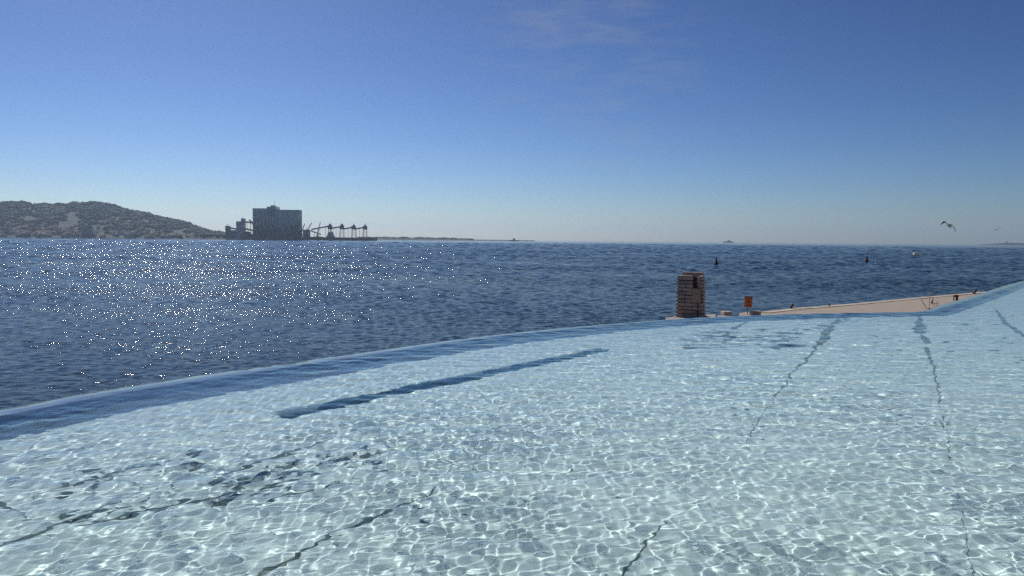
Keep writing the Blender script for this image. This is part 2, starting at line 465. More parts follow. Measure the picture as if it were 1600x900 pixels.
# joints and algae on the floor
def ragged(q, pxs, z, seed, rag=0.45, step=0.035):
    pts = []
    for a, b_, w in pxs:
        p = hit_floor(a, b_, DEPTH); pts.append((Vector((p.x, p.y)), w))
    dense = []
    for i in range(len(pts) - 1):
        (p, w), (p2, w2) = pts[i], pts[i + 1]
        n_ = max(2, int((p2 - p).length / step))
        for k in range(n_): dense.append((p.lerp(p2, k / n_), w + (w2 - w) * k / n_))
    dense.append(pts[-1])
    vs = []; fs = []
    for i, (p, w) in enumerate(dense):
        a = dense[max(0, i - 1)][0]; c = dense[min(len(dense) - 1, i + 1)][0]
        d = (c - a).normalized(); n2_ = Vector((-d.y, d.x))
        s_ = i * step
        off = noise.noise((s_ * 1.0, seed, 0)) * w * 0.35
        wl = w * 0.5 * (1 + rag * 1.6 * noise.noise((s_ * 6, seed, 3.3))) ; wr = w * 0.5 * (1 + rag * 1.6 * noise.noise((s_ * 6, seed, 7.3)))
        gap_ = noise.noise((s_ * 1.6, seed, 11.1)) + .25 * noise.noise((s_ * 9, seed, 2.1)); cutf = min(1, max(0.0, (gap_ + .46) / .2))
        wl = max(wl * cutf * .75, 0.0); wr = max(wr * cutf * .75, 0.0)
        pl = p + n2_ * (off + wl); pr = p + n2_ * (off - wr)
        vs += [(pl.x, pl.y, z), (pr.x, pr.y, z)]
    for i in range(len(dense) - 1):
        if (Vector(vs[2 * i]) - Vector(vs[2 * i + 1])).length + (Vector(vs[2 * i + 2]) - Vector(vs[2 * i + 3])).length > .0012: fs.append((2 * i, 2 * i + 1, 2 * i + 3, 2 * i + 2))
    q.add(vs, fs)

ZJ = -DEPTH + 0.004
joints = [
    [(385, 908, .06), (430, 888, .055), (470, 862, .045), (510, 840, .035), (560, 822, .04), (600, 803, .028), (640, 783, .02), (692, 758, .008)],
    [(960, 907, .018), (985, 880, .03), (1005, 852, .018), (1040, 816, .006)],
    [(-20, 862, .07), (45, 838, .07), (85, 820, .05), (120, 808, .05), (150, 797, .045), (180, 785, .03), (215, 776, .01)],
    [(118, 824, .02), (165, 815, .05), (200, 803, .05), (250, 795, .03), (300, 778, .05)],
    [(542, 679, .01), (500, 692, .05), (460, 705, .05), (420, 718, .06), (375, 733, .05), (345, 745, .02)],
    [(30, 722, .008), (70, 712, .02), (110, 704, .025), (155, 694, .03), (200, 684, .01)],
    [(-25, 776, .12), (10, 795, .10), (48, 809, .01)],
    [(1316, 494, .08), (1300, 508, .22), (1285, 530, .20), (1272, 546, .05), (1262, 560, .07), (1240, 580, .03), (1218, 612, .022), (1195, 640, .010), (1166, 692, .008)],
    [(1437, 492, .06), (1439, 512, .30), (1447, 540, .13), (1458, 570, .03), (1468, 620, .022), (1474, 660, .016), (1482, 700, .007), (1497, 780, .006), (1520, 905, .006)],
    [(1556, 484, .05), (1575, 508, .16), (1610, 532, .1)],
    [(1172, 500, .06), (1150, 512, .14), (1128, 527, .05)],
    [(60, 770, .01), (120, 755, .03), (180, 738, .05), (230, 728, .02)],
    [(400, 792, .01), (455, 770, .04), (500, 763, .035), (530, 752, .02)],
]
for i, j in enumerate(joints):
    q = MB(); ragged(q, j, ZJ, i * 3.7 + 1)
    o = q.build('floor_joint', M_joint_far if i in (5, 7, 8, 9, 10, 11) else M_algae, pool_floor); o.cycles.is_caustics_receiver = True

q = MB(); qfar = MB()
rnd = random.Random(4)
def blob(q, px, py, r, el=2.2, ang=0.6):
    p = hit_floor(px, py, DEPTH)
    n_ = 20; s_ = rnd.random() * 50
    vs = [(p.x, p.y, ZJ + 0.004)]
    ang = ang + rnd.uniform(-.3, .3)
    for k in range(n_):
        t_ = 2 * PI * k / n_
        rr = r * max(.12, 1 + 1.1 * noise.noise((math.cos(t_) * 1.8 + s_, math.sin(t_) * 1.8, s_)) + .35 * noise.noise((math.cos(t_) * 6 + s_, math.sin(t_) * 6, s_)))
        u, v = rr * el * math.cos(t_), rr * math.sin(t_)
        vs.append((p.x + u * math.cos(ang) - v * math.sin(ang), p.y + u * math.sin(ang) + v * math.cos(ang), ZJ + 0.004))
    q.add(vs, [(0, 1 + k, 1 + (k + 1) % n_) for k in range(n_)])
for (x0, x1, ya, yb, dy, n_, r0, r1, el) in (
        (90, 330, 760, 715, 16, 26, .012, .05, 2.0), (330, 600, 762, 712, 18, 30, .01, .055, 2.2), (100, 460, 812, 762, 9, 24, .01, .04, 2.5),
        (1070.5, 1250, 530, 530, 14, 46, .03, .17, 2.2), (1230, 1340, 515, 500, 9, 12, .03, .12, 1.5), (1330, 1580, 545, 530, 16, 26, .01, .07, 2.0),
        (1370, 1420, 650, 640, 14, 9, .008, .026, 2.4), (1600, 1480, 560, 500, 20, 14, .02, .1, 2.0), (1140, 1200, 640, 700, 30, 8, .008, .03, 2), (1000, 1600, 600, 700, 80, 30, .004, .012, 1.6),
        (400, 1000, 850, 720, 60, 24, .003, .010, 1.6)):
    for k in range(int(n_ * 1.6)):
        u = rnd.random()
        r_ = r0 + (r1 * .72 - r0) * rnd.random() ** 2.4
        blob(qfar if x0 > 1070 else q, x0 + (x1 - x0) * u, ya + (yb - ya) * u + rnd.gauss(0, dy * 0.6), r_, el, 0.9 if x0 < 1000 else 0.1)
for qq, mm, lb in ((q, M_algae, 'dark green algae patches growing in films on the near pool floor'), (qfar, M_joint_far, 'faint grey green algae patches on the far part of the pool floor')):
    o = qq.build('algae', mm); tag(o, lb, 'algae', kind='stuff'); o.cycles.is_caustics_receiver = True

leaf_lab = ['dark oval leaf lying on the pool floor beside the end of a black joint', 'dark curled leaf on the pool floor, just nearer than the other oval one', 'lone small dark leaf on clear pale floor in the middle of the pool', 'tiny dark leaf scrap between the oval leaves and the lone one']
for (px, py, r_), lb in zip(((654, 794, .030), (659, 817, .034), (967, 777, .018), (728, 802, .013)), leaf_lab):
    q = MB(); n_ = 12; vs = [(0, 0, .014)]
    for k in range(n_):
        t_ = 2 * PI * k / n_
        rr = 1 + 0.2 * math.cos(2 * t_) + 0.12 * math.sin(3 * t_)
        vs.append((r_ * rr * 1.2 * math.cos(t_), r_ * rr * 0.8 * math.sin(t_), .004 + .006 * math.cos(2 * t_) ** 2))
    q.add(vs, [(0, 1 + k, 1 + (k + 1) % n_) for k in range(n_)])
    o = q.build('leaf', M_leaf, loc=hit_floor(px, py, DEPTH)); tag(o, lb, 'leaf', 'dead leaves on the pool floor'); o.cycles.is_caustics_receiver = True
    o.rotation_euler = (0, 0, px)

# ------------------------------------------------------------------ sea
ths = np.concatenate([np.linspace(-PI, -0.70, 50)[:-1], np.linspace(-0.70, 0.70, 450), np.linspace(0.70, PI, 50)[1:-1]])
rr1 = np.concatenate([np.exp(np.linspace(math.log(8), math.log(17), 40))[:-1], np.exp(np.linspace(math.log(17), math.log(2000), 1150))])
rr2 = np.exp(np.linspace(math.log(2000), math.log(12000), 40))[1:]
r = np.concatenate([rr1, rr2])
X = r[:, None] * np.sin(ths)[None]; Y = r[:, None] * np.cos(ths)[None]
Zs = np.zeros_like(X)
n1_ = len(rr1)
# chop of every length from hand-wide to long; where the short chop gets too fine to mesh, longer waves carry the steepness
sspecs = [(0.24 * (60 / 0.24) ** ((i + rng.random()) / 230), rng.normal(-1.3, 0.62), rng.random() * 2 * PI, rng.uniform(0.6, 1.4)) for i in range(230)]
lam_c = np.maximum(0.45, 0.0041 * rr1 * 2.7)
wsum = np.zeros(n1_)
wl_ = []
for lam, a, ph, g in sspecs:
    w_ = np.exp(-(np.log(lam / lam_c)) ** 2 / (2 * 0.5 ** 2)) * np.clip(lam / (0.0041 * rr1) - 2.2, 0, 1)
    wl_.append(w_ * g); wsum += (w_ * g) ** 2
SLOPE = np.interp(rr1, [20, 60, 110, 200, 500, 2000], [0.075, 0.105, 0.13, 0.15, 0.14, 0.05])
norm = SLOPE * math.sqrt(2) / np.sqrt(wsum + 1e-9)
for (lam, a, ph, g), w_ in zip(sspecs, wl_):
    sel = np.nonzero(w_ > 0.03)[0]
    if not len(sel): continue
    i0, i1 = sel[0], sel[-1] + 1
    k = 2 * PI / lam
    sn_ = np.sin(k * (X[i0:i1] * math.cos(a) + Y[i0:i1] * math.sin(a)) + ph)
    Zs[i0:i1] += (w_ * norm / k)[i0:i1, None] * sn_
gust = 0.98 + 0.20 * np.sin(X[:n1_] / 19 + 2.2 * np.sin(Y[:n1_] / 41)) * np.sin(Y[:n1_] / 23 + X[:n1_] / 57) + 0.18 * np.sin(Y[:n1_] / 7.3 + X[:n1_] / 31 + 1.5 * np.sin(X[:n1_] / 13))
Zs[:n1_] *= gust * np.clip((2000 - rr1) / 900, 0, 1)[:, None]
P = np.stack([X, Y, Zs + SEA], -1)
sea = link_mesh('sea', grid_mesh('sea', P, M_sea, wrap=True)); tag(sea, kind='structure')

# ------------------------------------------------------------------ quay beyond the pool
def rimpts(pxa, pxb, n=14, off=0.06):
    out = []
    for k in range(n):
        px = pxa + (pxb - pxa) * k / (n - 1)
        d = ray(px, 450); t_ = math.atan2(d.x, d.y)
        R_ = float(R_out(np.array([t_]))[0]) + off + 0.25
        out.append((R_ * math.sin(t_), R_ * math.cos(t_)))
    return out
far = [hit(a, b_, QUAY) for a, b_ in ((1189, 488), (1215, 485.2), (1237, 482.5), (1296, 478), (1340, 474.3), (1400, 468.5), (1460, 463.2), (1500, 459.8), (1530, 457), (1640, 448))]
farxy = [(p.x, p.y) for p in far]
near = rimpts(1199, 1600, 20)
q = MB(); q.prism(farxy + near[::-1], SEA - 1.5, QUAY)
quay = q.build('quay', M_quay); tag(quay, kind='structure')
# coping course along its sea edge, one stone after another
cop = []
dist = 0
for i in range(len(farxy) - 1):
    a = Vector(farxy[i]); b_ = Vector(farxy[i + 1]); d = (b_ - a); l_ = d.length; d.normalize(); n2_ = Vector((d.y, -d.x))
    k = max(1, round(l_ / 1.4))
    for j in range(k):
        p0 = a + d * (l_ * j / k + 0.012); p1 = a + d * (l_ * (j + 1) / k - 0.012)
        cop.append((p0, p1, n2_))
for p0, p1, n2_ in cop:
    q = MB(); w = 0.55
    g = random.uniform(-.01, .01)
    q.prism([(p0.x - n2_.x * .04, p0.y - n2_.y * .04), (p1.x - n2_.x * .04, p1.y - n2_.y * .04), (p1.x + n2_.x * w, p1.y + n2_.y * w), (p0.x + n2_.x * w, p0.y + n2_.y * w)], QUAY - 0.25, QUAY + 0.035 + g)
    q.build('coping_stone', M_coping, quay)

def ledge(pxs, pa, pb, name='quay_ledge', z=QUAY, m=M_quay, back=None):
    fp = [hit(a, b_, z) for a, b_ in pxs]
    nr = rimpts(pa, pb, 5) if back is None else [(hit(a, b_, z).x, hit(a, b_, z).y) for a, b_ in back]
    q = MB(); q.prism([(p.x, p.y) for p in fp] + nr[::-1], SEA - 1.0, z)
    o = q.build(name, m); tag(o, kind='structure'); return o
ledge([(1040, 496.5), (1058, 494.2), (1104, 491.6), (1118, 490.6)], 1040, 1120)
ledge([(1155, 489.2), (1172, 486.8), (1189, 485.6)], 1155, 1188)

def rock_block(mb, sx, sy, sz, ch=0.02):
    """a stone block with worn arrises, centred"""
    x, y, z = sx / 2, sy / 2, sz / 2; c = min(ch, x * .3, y * .3, z * .3)
    ring = [(-x + c, -y), (x - c, -y), (x, -y + c), (x, y - c), (x - c, y), (-x + c, y), (-x, y - c), (-x, -y + c)]
    vs = []
    for zz, s_ in ((-z, 1 - c / max(x, y)), (-z + c, 1), (z - c, 1), (z, 1 - c / max(x, y))):
        vs += [(a * s_, b_ * s_, zz) for a, b_ in ring]
    fs = [tuple(range(7, -1, -1)), tuple(range(24, 32))]
    for r_ in range(3): fs += [(r_ * 8 + k, r_ * 8 + (k + 1) % 8, (r_ + 1) * 8 + (k + 1) % 8, (r_ + 1) * 8 + k) for k in range(8)]
    mb.add(vs, fs)

for (px, py, sx, sy, sz, rz, m, lb) in (
        (1135, 492.3, .48, .5, .2, .1, M_coping, 'pale low stone block at the quay edge between the stone pillar and the orange sign'),
        (1176.5, 492.2, .27, .4, .2, .2, M_block, 'dark stone block on the ledge just right of the orange sign post'),
        (1184, 492.3, .24, .4, .22, -.1, M_block, 'squarer dark stone block on the ledge where the pink quay begins')):
    q = MB(); q.M = Matrix.Translation((0, 0, sz / 2)); rock_block(q, sx, sy, sz)
    p = hit(px, py, QUAY)
    o = q.build('stone_block', m, loc=p); o.rotation_euler = (0, 0, rz); tag(o, lb, 'stone', 'loose stones on the quay edge')
p = hit(1135, 494, QUAY)
q = MB(); q.box(-.4, .4, -1.6, .35, SEA - 1 - QUAY, -.002); o = q.build('stone_footing', M_coping, loc=p); tag(o, kind='structure')

# ------------------------------------------------------------------ stone pillar
base = hit(1079, 494.5, QUAY); pd = base.y; u = pd / F
pil = empty('stone_pillar', base, 0)
tag(pil, 'tapering stone block pillar with open notched top standing at the pool edge', 'pillar')
YAW = math.radians(-24)
R_ = Matrix.Rotation(YAW, 4, 'Z')
Wb, Db = 1.36, 1.25         # plan at the base
HT = 63 * u * 1.0            # height of the walls
NCRS = 11
ch_ = HT / NCRS
TAP = 0.055                 # lean of each face over full height
unit = MB(); rock_block(unit, 1, 1, 1, 0.04)
blk_me = unit.mesh('stone_block_part', M_block)
def place_block(cx, cy, cz, sx, sy, sz, rz=0.0, m=None):
    o = bpy.data.objects.new('block', blk_me if m is None else m); COL.objects.link(o); o.parent = pil
    o.matrix_local = R_ @ Matrix.Translation((cx, cy, cz)) @ Matrix.Rotation(rz, 4, 'Z') @ Matrix.Diagonal((sx, sy, sz, 1))
    return o
TH = 0.30
rb = random.Random(9)
G = 0.028
for c in range(NCRS):
    z0 = c * ch_; zc = z0 + ch_ / 2
    s_ = TAP * (c + .5) / NCRS
    hw = Wb / 2 - s_; hd = Db / 2 - s_
    notch = c >= 4                     # courses beside the board and the opening
    xr = hw if not notch else hw - 0.47
    # front wall
    cuts = [-hw]
    L_ = xr + hw
    nb = 3 if c in (0, 1, 2) else 2
    if c in (3, 8, 9, 10): nb = 1 if c != 8 else 2
    fr_ = sorted(rb.uniform(.3, .7) if nb == 2 else (k + rb.uniform(.75, 1.25)) / nb for k in range(nb - 1))
    cuts += [-hw + L_ * min(max(f_, .15), .85) for f_ in fr_] + [xr]
    for a, b_ in zip(cuts[:-1], cuts[1:]):
        dy = rb.uniform(-.012, .012); sag = rb.uniform(-.006, .006)
        place_block((a + b_) / 2, -hd + TH / 2 + dy, zc + sag, b_ - a - G, TH, ch_ - G * 1.15, rb.uniform(-.01, .01))
    # right part of the front: short jamb beside the opening
    if c >= 8:
        place_block(hw - .09, -hd + TH / 2, zc, .16, TH, ch_ - G)
    # side walls
    for sgn in (-1, 1):
        y0, y1 = -hd + TH + .01, hd - TH - .01
        ym = (y0 + y1) / 2 + rb.uniform(-.1, .1)
        for a, b_ in ((y0, ym), (ym, y1)):
            place_block(sgn * (hw - TH / 2) + rb.uniform(-.008, .008), (a + b_) / 2, zc, TH, b_ - a - G, ch_ - G * 1.1)
    # back wall
    xm = rb.uniform(-.2, .2)
    for a, b_ in ((-hw, xm), (xm, hw)):
        place_block((a + b_) / 2, hd - TH / 2 + rb.uniform(-.008, .008), zc, b_ - a - G, TH, ch_ - G * 1.1)
# mortar core inside the walls (hollow above the board)
q = MB(); q.M = R_
i_ = 0.035
HB = 8 * ch_ - 0.02
q.box(-Wb / 2 + .08 + i_, Wb / 2 - .08 - i_, -Db / 2 + .08 + i_, Db / 2 - .08 - i_, 0, HB - 1.2 * ch_)
hwT = Wb / 2 - TAP; hdT = Db / 2 - TAP
q.box(-hwT + .05, hwT - .55, -hdT + .045, hdT - .05, HB - 1.2 * ch_, HT - .02)
q.box(hwT - .55, hwT - .05, hdT - .25, hdT - .05, HB - 1.2 * ch_, HT - .02)
q.build('mortar_core', M_mortar, pil)
# board closing the lower opening
q = MB(); q.M = R_
bx0, bx1 = Wb / 2 - .50, Wb / 2 - .075
zb0, zb1 = 4 * ch_ + .0, 8 * ch_ - .02
q.box(bx0, bx1, -Db / 2 - .035 + .03, -Db / 2 + .06, zb0, zb1)
q.build('board', M_panel, pil)
# dark seam down the lower corner, drawn as a thin dark tube
q = MB(); q.M = R_
q.tube([(Wb / 2 - .20, -Db / 2 - .02, -.02), (Wb / 2 - .20, -Db / 2 - .01, 4 * ch_)], .022, 8)
q.build('seam_tube', M_iron, pil, smooth=True)
# plinth
q = MB(); q.M = R_; q.box(-Wb / 2 - .07, Wb / 2 + .05, -Db / 2 - .07, Db / 2 + .05, -.06, .03); q.build('plinth', M_block, pil)
# cap stones: front-left cap, raised back cap and short right cap
for (x0, x1, y0, y1, z0, z1) in ((-hwT - .02, hwT - .49, -hdT - .02, -hdT + TH, HT, HT + .05), (-hwT + .10, hwT - .10, hdT - TH - .12, hdT + .01, HT + .005, HT + .21), (hwT - .16, hwT + .015, -hdT - .01, hdT - TH - .13, HT, HT + .045)):
    q = MB(); q.M = R_ @ Matrix.Translation(((x0 + x1) / 2, (y0 + y1) / 2, (z0 + z1) / 2)); rock_block(q, x1 - x0, y1 - y0, z1 - z0, .02)
    q.build('cap_stone', M_capst, pil)

# ------------------------------------------------------------------ warning sign
sb = hit(1168, 491.2, QUAY); u = sb.y / F
sg = empty('warning_sign', sb, 0); sg.rotation_euler = (0, math.radians(1.5), math.radians(-6))
tag(sg, 'orange and dark red warning sign with a triangle on a thin black post', 'sign')
q = MB(); q.tube([(0, 0, -.02), (0, 0, 28.5 * u)], .02, 10); q.build('post', M_iron, sg, smooth=True)
bw, bz0, bz1 = 6.0 * u, 11.2 * u, 28.8 * u
zr = bz1 - 4.2 * u
q = MB(); q.box(-bw, bw, -.035, -.022, bz0, bz1); bd = q.build('board', M_orange, sg)
q = MB(); q.box(-bw, bw, -.038, -.0352, zr, bz1 - .002); q.build('red_band', M_red, bd)
q = MB()
zc = bz0 + 9.2 * u; h_ = 3.4 * u
def tri(s): return [(-s * 1.1, zc - s * .75), (s * 1.1, zc - s * .75), (0, zc + s)]
o3 = tri(h_); i3 = tri(h_ * .62)
vs = [(x, -.0385, z) for x, z in o3] + [(x, -.0385, z) for x, z in i3]
q.add(vs, [(0, 1, 4, 3), (1, 2, 5, 4), (2, 0, 3, 5)])
q.box(-.012, .012, -.040, -.0386, zc - .015, zc + .05); q.box(-.012, .012, -.040, -.0386, zc - .05, zc - .028)
q.build('triangle_symbol', M_black, bd)
q = MB()
for k, (w_, zz) in enumerate(((4.2, 4.0), (3.0, 2.6), (3.8, 1.4))): q.box(-w_ * u, w_ * u, -.0375, -.0352, bz0 + zz * u, bz0 + (zz + .5) * u)
q.build('text_lines', M_red, bd)
q = MB(); x_ = -4.0 * u
for k in range(6):
    q.box(x_, x_ + 1.0 * u, -.0400, -.0382, zr + 1.5 * u, zr + 2.6 * u); x_ += 1.35 * u
q.build('title_letters', M_pale, bd)
q = MB(); q.box(-.05, .05, -.0215, .03, bz0 + .05, bz0 + .09); q.build('bracket', M_iron, sg)
q = MB(); q.box(-.05, .05, -.0215, .03, bz1 - .12, bz1 - .08); q.build('bracket', M_iron, sg)

# ------------------------------------------------------------------ bollards on the quay
def bollard(px, py, s, rz, lab, lean=0.35):
    b0 = hit(px, py, QUAY + .03)
    e = empty('mooring_bollard', b0, rz); tag(e, lab, 'bollard', 'iron mooring bollards on the quay')
    q = MB(); q.lathe([(.20 * s, -.02), (.20 * s, .03 * s), (.14 * s, .05 * s)], 16); q.build('base_flange', M_iron, e, smooth=False)
    q = MB(); q.tube([(0, 0, .03 * s), (.02 * s, 0, .12 * s), (.06 * s, 0, .22 * s), (.12 * s * (1 + lean), 0, .32 * s), (.17 * s * (1 + lean), 0, .40 * s)], [.13 * s, .10 * s, .095 * s, .12 * s, .06 * s], 12)
    q.build('stem', M_iron, e, smooth=True)
    q = MB(); q.tube([(.0, -.13 * s, .30 * s), (.09 * s, -.06 * s, .36 * s), (.13 * s, .0, .38 * s), (.09 * s, .06 * s, .36 * s), (.0, .13 * s, .30 * s)], [.03 * s, .07 * s, .085 * s, .07 * s, .03 * s], 10)
    q.build('head', M_iron, e, smooth=True)
    return e
bollard(1236, 481.8, .62, 0.15, 'black iron bollard leaning right, nearest the tip of the pink quay')
bollard(1296, 478.2, .36, 2.9, 'lowest black bollard, on the sea edge between the tip and the thin poles', .1)
bollard(1522, 458.6, .78, 0.1, 'black leaning bollard at the far end of the quay by the pool rim', .6)
# short double post: two legs under one thick top
b0 = hit(1493, 469.5, QUAY); u = b0.y / F
e = empty('mooring_bitt', b0, -.1); tag(e, 'squat black double post with a thick top bar standing on the pink quay', 'bollard')
q = MB(); q.tube([(-2.6 * u, 0, -.01), (-2.5 * u, 0, 6 * u)], [.9 * u, .8 * u], 10); q.build('leg', M_iron, e, smooth=True)
q = MB(); q.tube([(1.9 * u, 0, -.01), (2.0 * u, 0, 6 * u)], [1.9 * u, 1.6 * u], 12); q.build('leg', M_iron, e, smooth=True)
q = MB(); q.tube([(-3.8 * u, 0, 6.4 * u), (-3.2 * u, 0, 6.9 * u), (0, 0, 7.2 * u), (3.2 * u, 0, 7.1 * u), (4.0 * u, 0, 6.2 * u)], [1.0 * u, 1.5 * u, 1.8 * u, 1.8 * u, 1.2 * u], 12); q.build('top_bar', M_rust, e, smooth=True)

# thin poles, rods and a low rail on the quay
b0 = hit(1452, 482.5, QUAY); u = b0.y / F
q = MB(); q.tube([(0, 0, 0), (0, 0, 17 * u)], .012, 8); e = empty('marker_pole', b0)
tag(e, 'thin upright pole with a pink upper half rising above the quay edge', 'pole')
q.build('pole_shaft', M_rust, e, smooth=True)
q = MB(); q.tube([(0, 0, 17 * u), (0, 0, 27 * u)], .018, 8); q.build('pink_top', M_pinkpole, e, smooth=True)
q = MB(); q.box(-.1, .1, -.1, .1, -.01, .03); q.build('foot_plate', M_rust, e)
b0 = hit(1448, 482, QUAY)
q = MB(); q.tube([(0, 0, 0), (-5.5 * u, .3, 14 * u)], [.014, .022], 8); o = q.build('leaning_rod', M_rust, loc=b0, smooth=True); tag(o, 'thin dark rod leaning left beside the pink topped pole', 'rod')
b0 = hit(1456, 474, QUAY); u = b0.y / F
e = empty('hand_winch', b0); tag(e, 'small dark upright iron post with a crank just right of the thin pole', 'winch')
q = MB(); q.tube([(0, 0, 0), (.02, 0, 4 * u), (.06, 0, 7.5 * u)], [.05, .035, .03], 8); q.build('post', M_iron, e, smooth=True)
q = MB(); q.tube([(-.08, 0, .03), (.0, 0, .04), (.1, 0, .03)], .03, 8); q.build('foot', M_iron, e, smooth=True)
q = MB(); q.tube([(.05, -.02, 6 * u), (.12, -.05, 5.4 * u)], .012, 6); q.build('crank', M_iron, e)
b0 = hit(1464, 479, QUAY); u = b0.y / F
e = empty('low_railing', b0); tag(e, 'short low railing of thin rusty pickets in front of the squat double post', 'railing')
for k, (dx, hh) in enumerate(((-6.5, 5), (-3.5, 6), (-.5, 8.5), (2.2, 8.5))):
    q = MB(); q.tube([(dx * u, 0, -.01), (dx * u, 0, hh * u)], .011, 6); q.build('picket', M_rust, e)
q = MB(); q.tube([(-6.7 * u, 0, 4.6 * u), (2.4 * u, 0, 5.4 * u)], .008, 6); q.build('top_rail', M_rust, e)

# ------------------------------------------------------------------ buoys
def buoy(px, py, lab, red):
    b0 = hit(px, py, SEA); u = b0.y / F * 1.12
    b0.z += .22
    e = empty('channel_buoy', b0); e.rotation_euler = (math.radians(3 if red else -2), math.radians(2), 0)
    tag(e, lab, 'buoy', 'channel buoys')
    q = MB(); q.lathe([(1.0 * u, -.3), (2.7 * u, -.1), (2.8 * u, .9 * u), (2.3 * u, 1.6 * u)], 18); q.build('float', M_iron, e)
    q = MB()
    q.lathe([(1.7 * u, 1.6 * u), (1.15 * u, 4.4 * u), (.8 * u, 7 * u)], 10); q.build('tower', M_red if red else M_iron, e)
    q = MB(); q.lathe([(.95 * u, 4.2 * u), (1.2 * u, 4.3 * u), (1.2 * u, 4.8 * u), (.95 * u, 4.9 * u)], 10); q.build('platform', M_iron, e)
    q = MB(); q.tube([(0, 0, 7 * u), (0, 0, 9 * u)], .22 * u, 8); q.lathe([(.6 * u, 8.6 * u), (.6 * u, 9.4 * u), (.25 * u, 10.4 * u)], 8); q.build('lantern', M_iron, e)
buoy(1119, 413.2, 'black conical channel buoy floating beyond the stone pillar', False)
buoy(1354, 409.2, 'dark buoy with a red tower floating farther out beyond the quay', True)

# ------------------------------------------------------------------ gulls
def gull(px, py, Y, heading, bank, wing, lab, pitch=0.0, k=1.0, dark=True):
    """wing: list of (spanwise, forward, up) for one wing; body along +X (head)"""
    e = empty('gull', at(px, py, Y)); e.rotation_euler = (bank, pitch, heading); e.scale = (k, k, k)
    tag(e, lab, 'gull', 'gulls flying over the water')
    q = MB(); q.tube([(-.27, 0, .0), (-.2, 0, .0), (-.08, 0, -.01), (.06, 0, -.01), (.15, 0, .0), (.20, 0, .015), (.25, 0, .02), (.28, 0, .015)], [.012, .035, .062, .068, .05, .042, .04, .018], 12)
    q.build('body', M_gull_w, e, smooth=True)
    q = MB(); q.tube([(.275, 0, .015), (.30, 0, .01), (.325, 0, .0)], [.013, .010, .004], 8); q.build('beak', M_beak, e, smooth=True)
    q = MB(); q.add([(-.20, -.03, .0), (-.20, .03, .0), (-.36, .07, -.005), (-.38, 0, -.005), (-.36, -.07, -.005), (-.20, 0, .015), (-.36, 0, .006)], [(0, 4, 6, 5), (4, 3, 6), (3, 2, 6), (2, 1, 5, 6), (0, 1, 2, 3, 4)]); q.build('tail', M_gull_w, e)
    for sgn in (1, -1):
        w = wing if sgn == 1 else wing_other(wing)
        secs = []
        for (sp, fw, up, chord) in w: secs.append((Vector((fw + chord * .7, sgn * sp, up)), Vector((fw - chord * .7, sgn * sp, up - .01))))
        vs = []; fs = []
        for a, b_ in secs:
            m_ = a.lerp(b_, .35) + Vector((0, 0, .018)); vs += [tuple(a), tuple(m_), tuple(b_), tuple(a.lerp(b_, .4) - Vector((0, 0, .006)))]
        for i in range(len(secs) - 1):
            for j in range(4):
                j2 = (j + 1) % 4; f_ = (i * 4 + j, i * 4 + j2, (i + 1) * 4 + j2, (i + 1) * 4 + j)
                fs.append(f_ if sgn == -1 else f_[::-1])
        q = MB()
        ntip = 2 * 4
        q.add(vs, fs[:-ntip]); q.mi = 1; q.add(vs, fs[-ntip:])
        q.build('wing', [M_gull_g if dark else M_gull_w, M_gull_b], e, smooth=True)
WO = [None]
def wing_other(w): return WO[0] if WO[0] else w
W_a = [(.04, .05, .02, .16), (.18, .09, .10, .17), (.32, .10, .14, .15), (.46, .05, .09, .11), (.58, -.02, .0, .07), (.68, -.10, -.09, .015)]
WO[0] = [(.04, .05, .02, .16), (.18, .09, .06, .17), (.34, .10, .07, .15), (.50, .05, .0, .11), (.64, -.02, -.13, .07), (.74, -.08, -.26, .015)]
gull(1482, 352.5, 54, math.radians(100), math.radians(15), W_a, 'dark gull gliding with both wings spread, highest and largest over the horizon', -.5, 1.1)
WO[0] = None
W_b = [(.04, .04, .02, .17), (.16, .06, -.04, .18), (.28, .08, -.13, .16), (.38, .05, -.22, .12), (.46, -.02, -.30, .07), (.52, -.10, -.36, .015)]
WO[0] = [(.04, .04, .02, .17), (.18, .07, .04, .18), (.32, .09, .04, .15), (.46, .06, .02, .11), (.58, 0, .0, .07), (.66, -.06, -.03, .015)]
gull(1432, 395.8, 46, math.radians(140), math.radians(18), W_b, 'pale gull with black wing tips flapping low against the sea', 0.1, .85, False)
WO[0] = [(.04, .04, .02, .17), (.14, .06, .12, .18), (.22, .08, .24, .16), (.28, .05, .36, .12), (.32, -.02, .46, .07), (.34, -.10, .52, .015)]
W_c = [(.04, .04, .02, .17), (.14, .06, -.10, .18), (.22, .08, -.2, .16), (.28, .05, -.3, .12), (.32, -.02, -.38, .07), (.34, -.10, -.42, .015)]
gull(1558, 358, 95, math.radians(75), 0.2, W_c, 'small far gull with raised wing, at the right over the horizon', 0.0, .9)

# ------------------------------------------------------------------ far shore
def blob_mesh(name, m, seed, subdiv=1):
    import bmesh
    bm = bmesh.new(); bmesh.ops.create_icosphere(bm, subdivisions=subdiv, radius=1)
    for v in bm.verts:
        v.co *= 1 + .35 * noise.noise(v.co * 1.7 + Vector((seed, 0, 0)))
        v.co.z *= .75
    me = bpy.data.meshes.new(name); bm.to_mesh(me); bm.free(); me.materials.append(m); return me

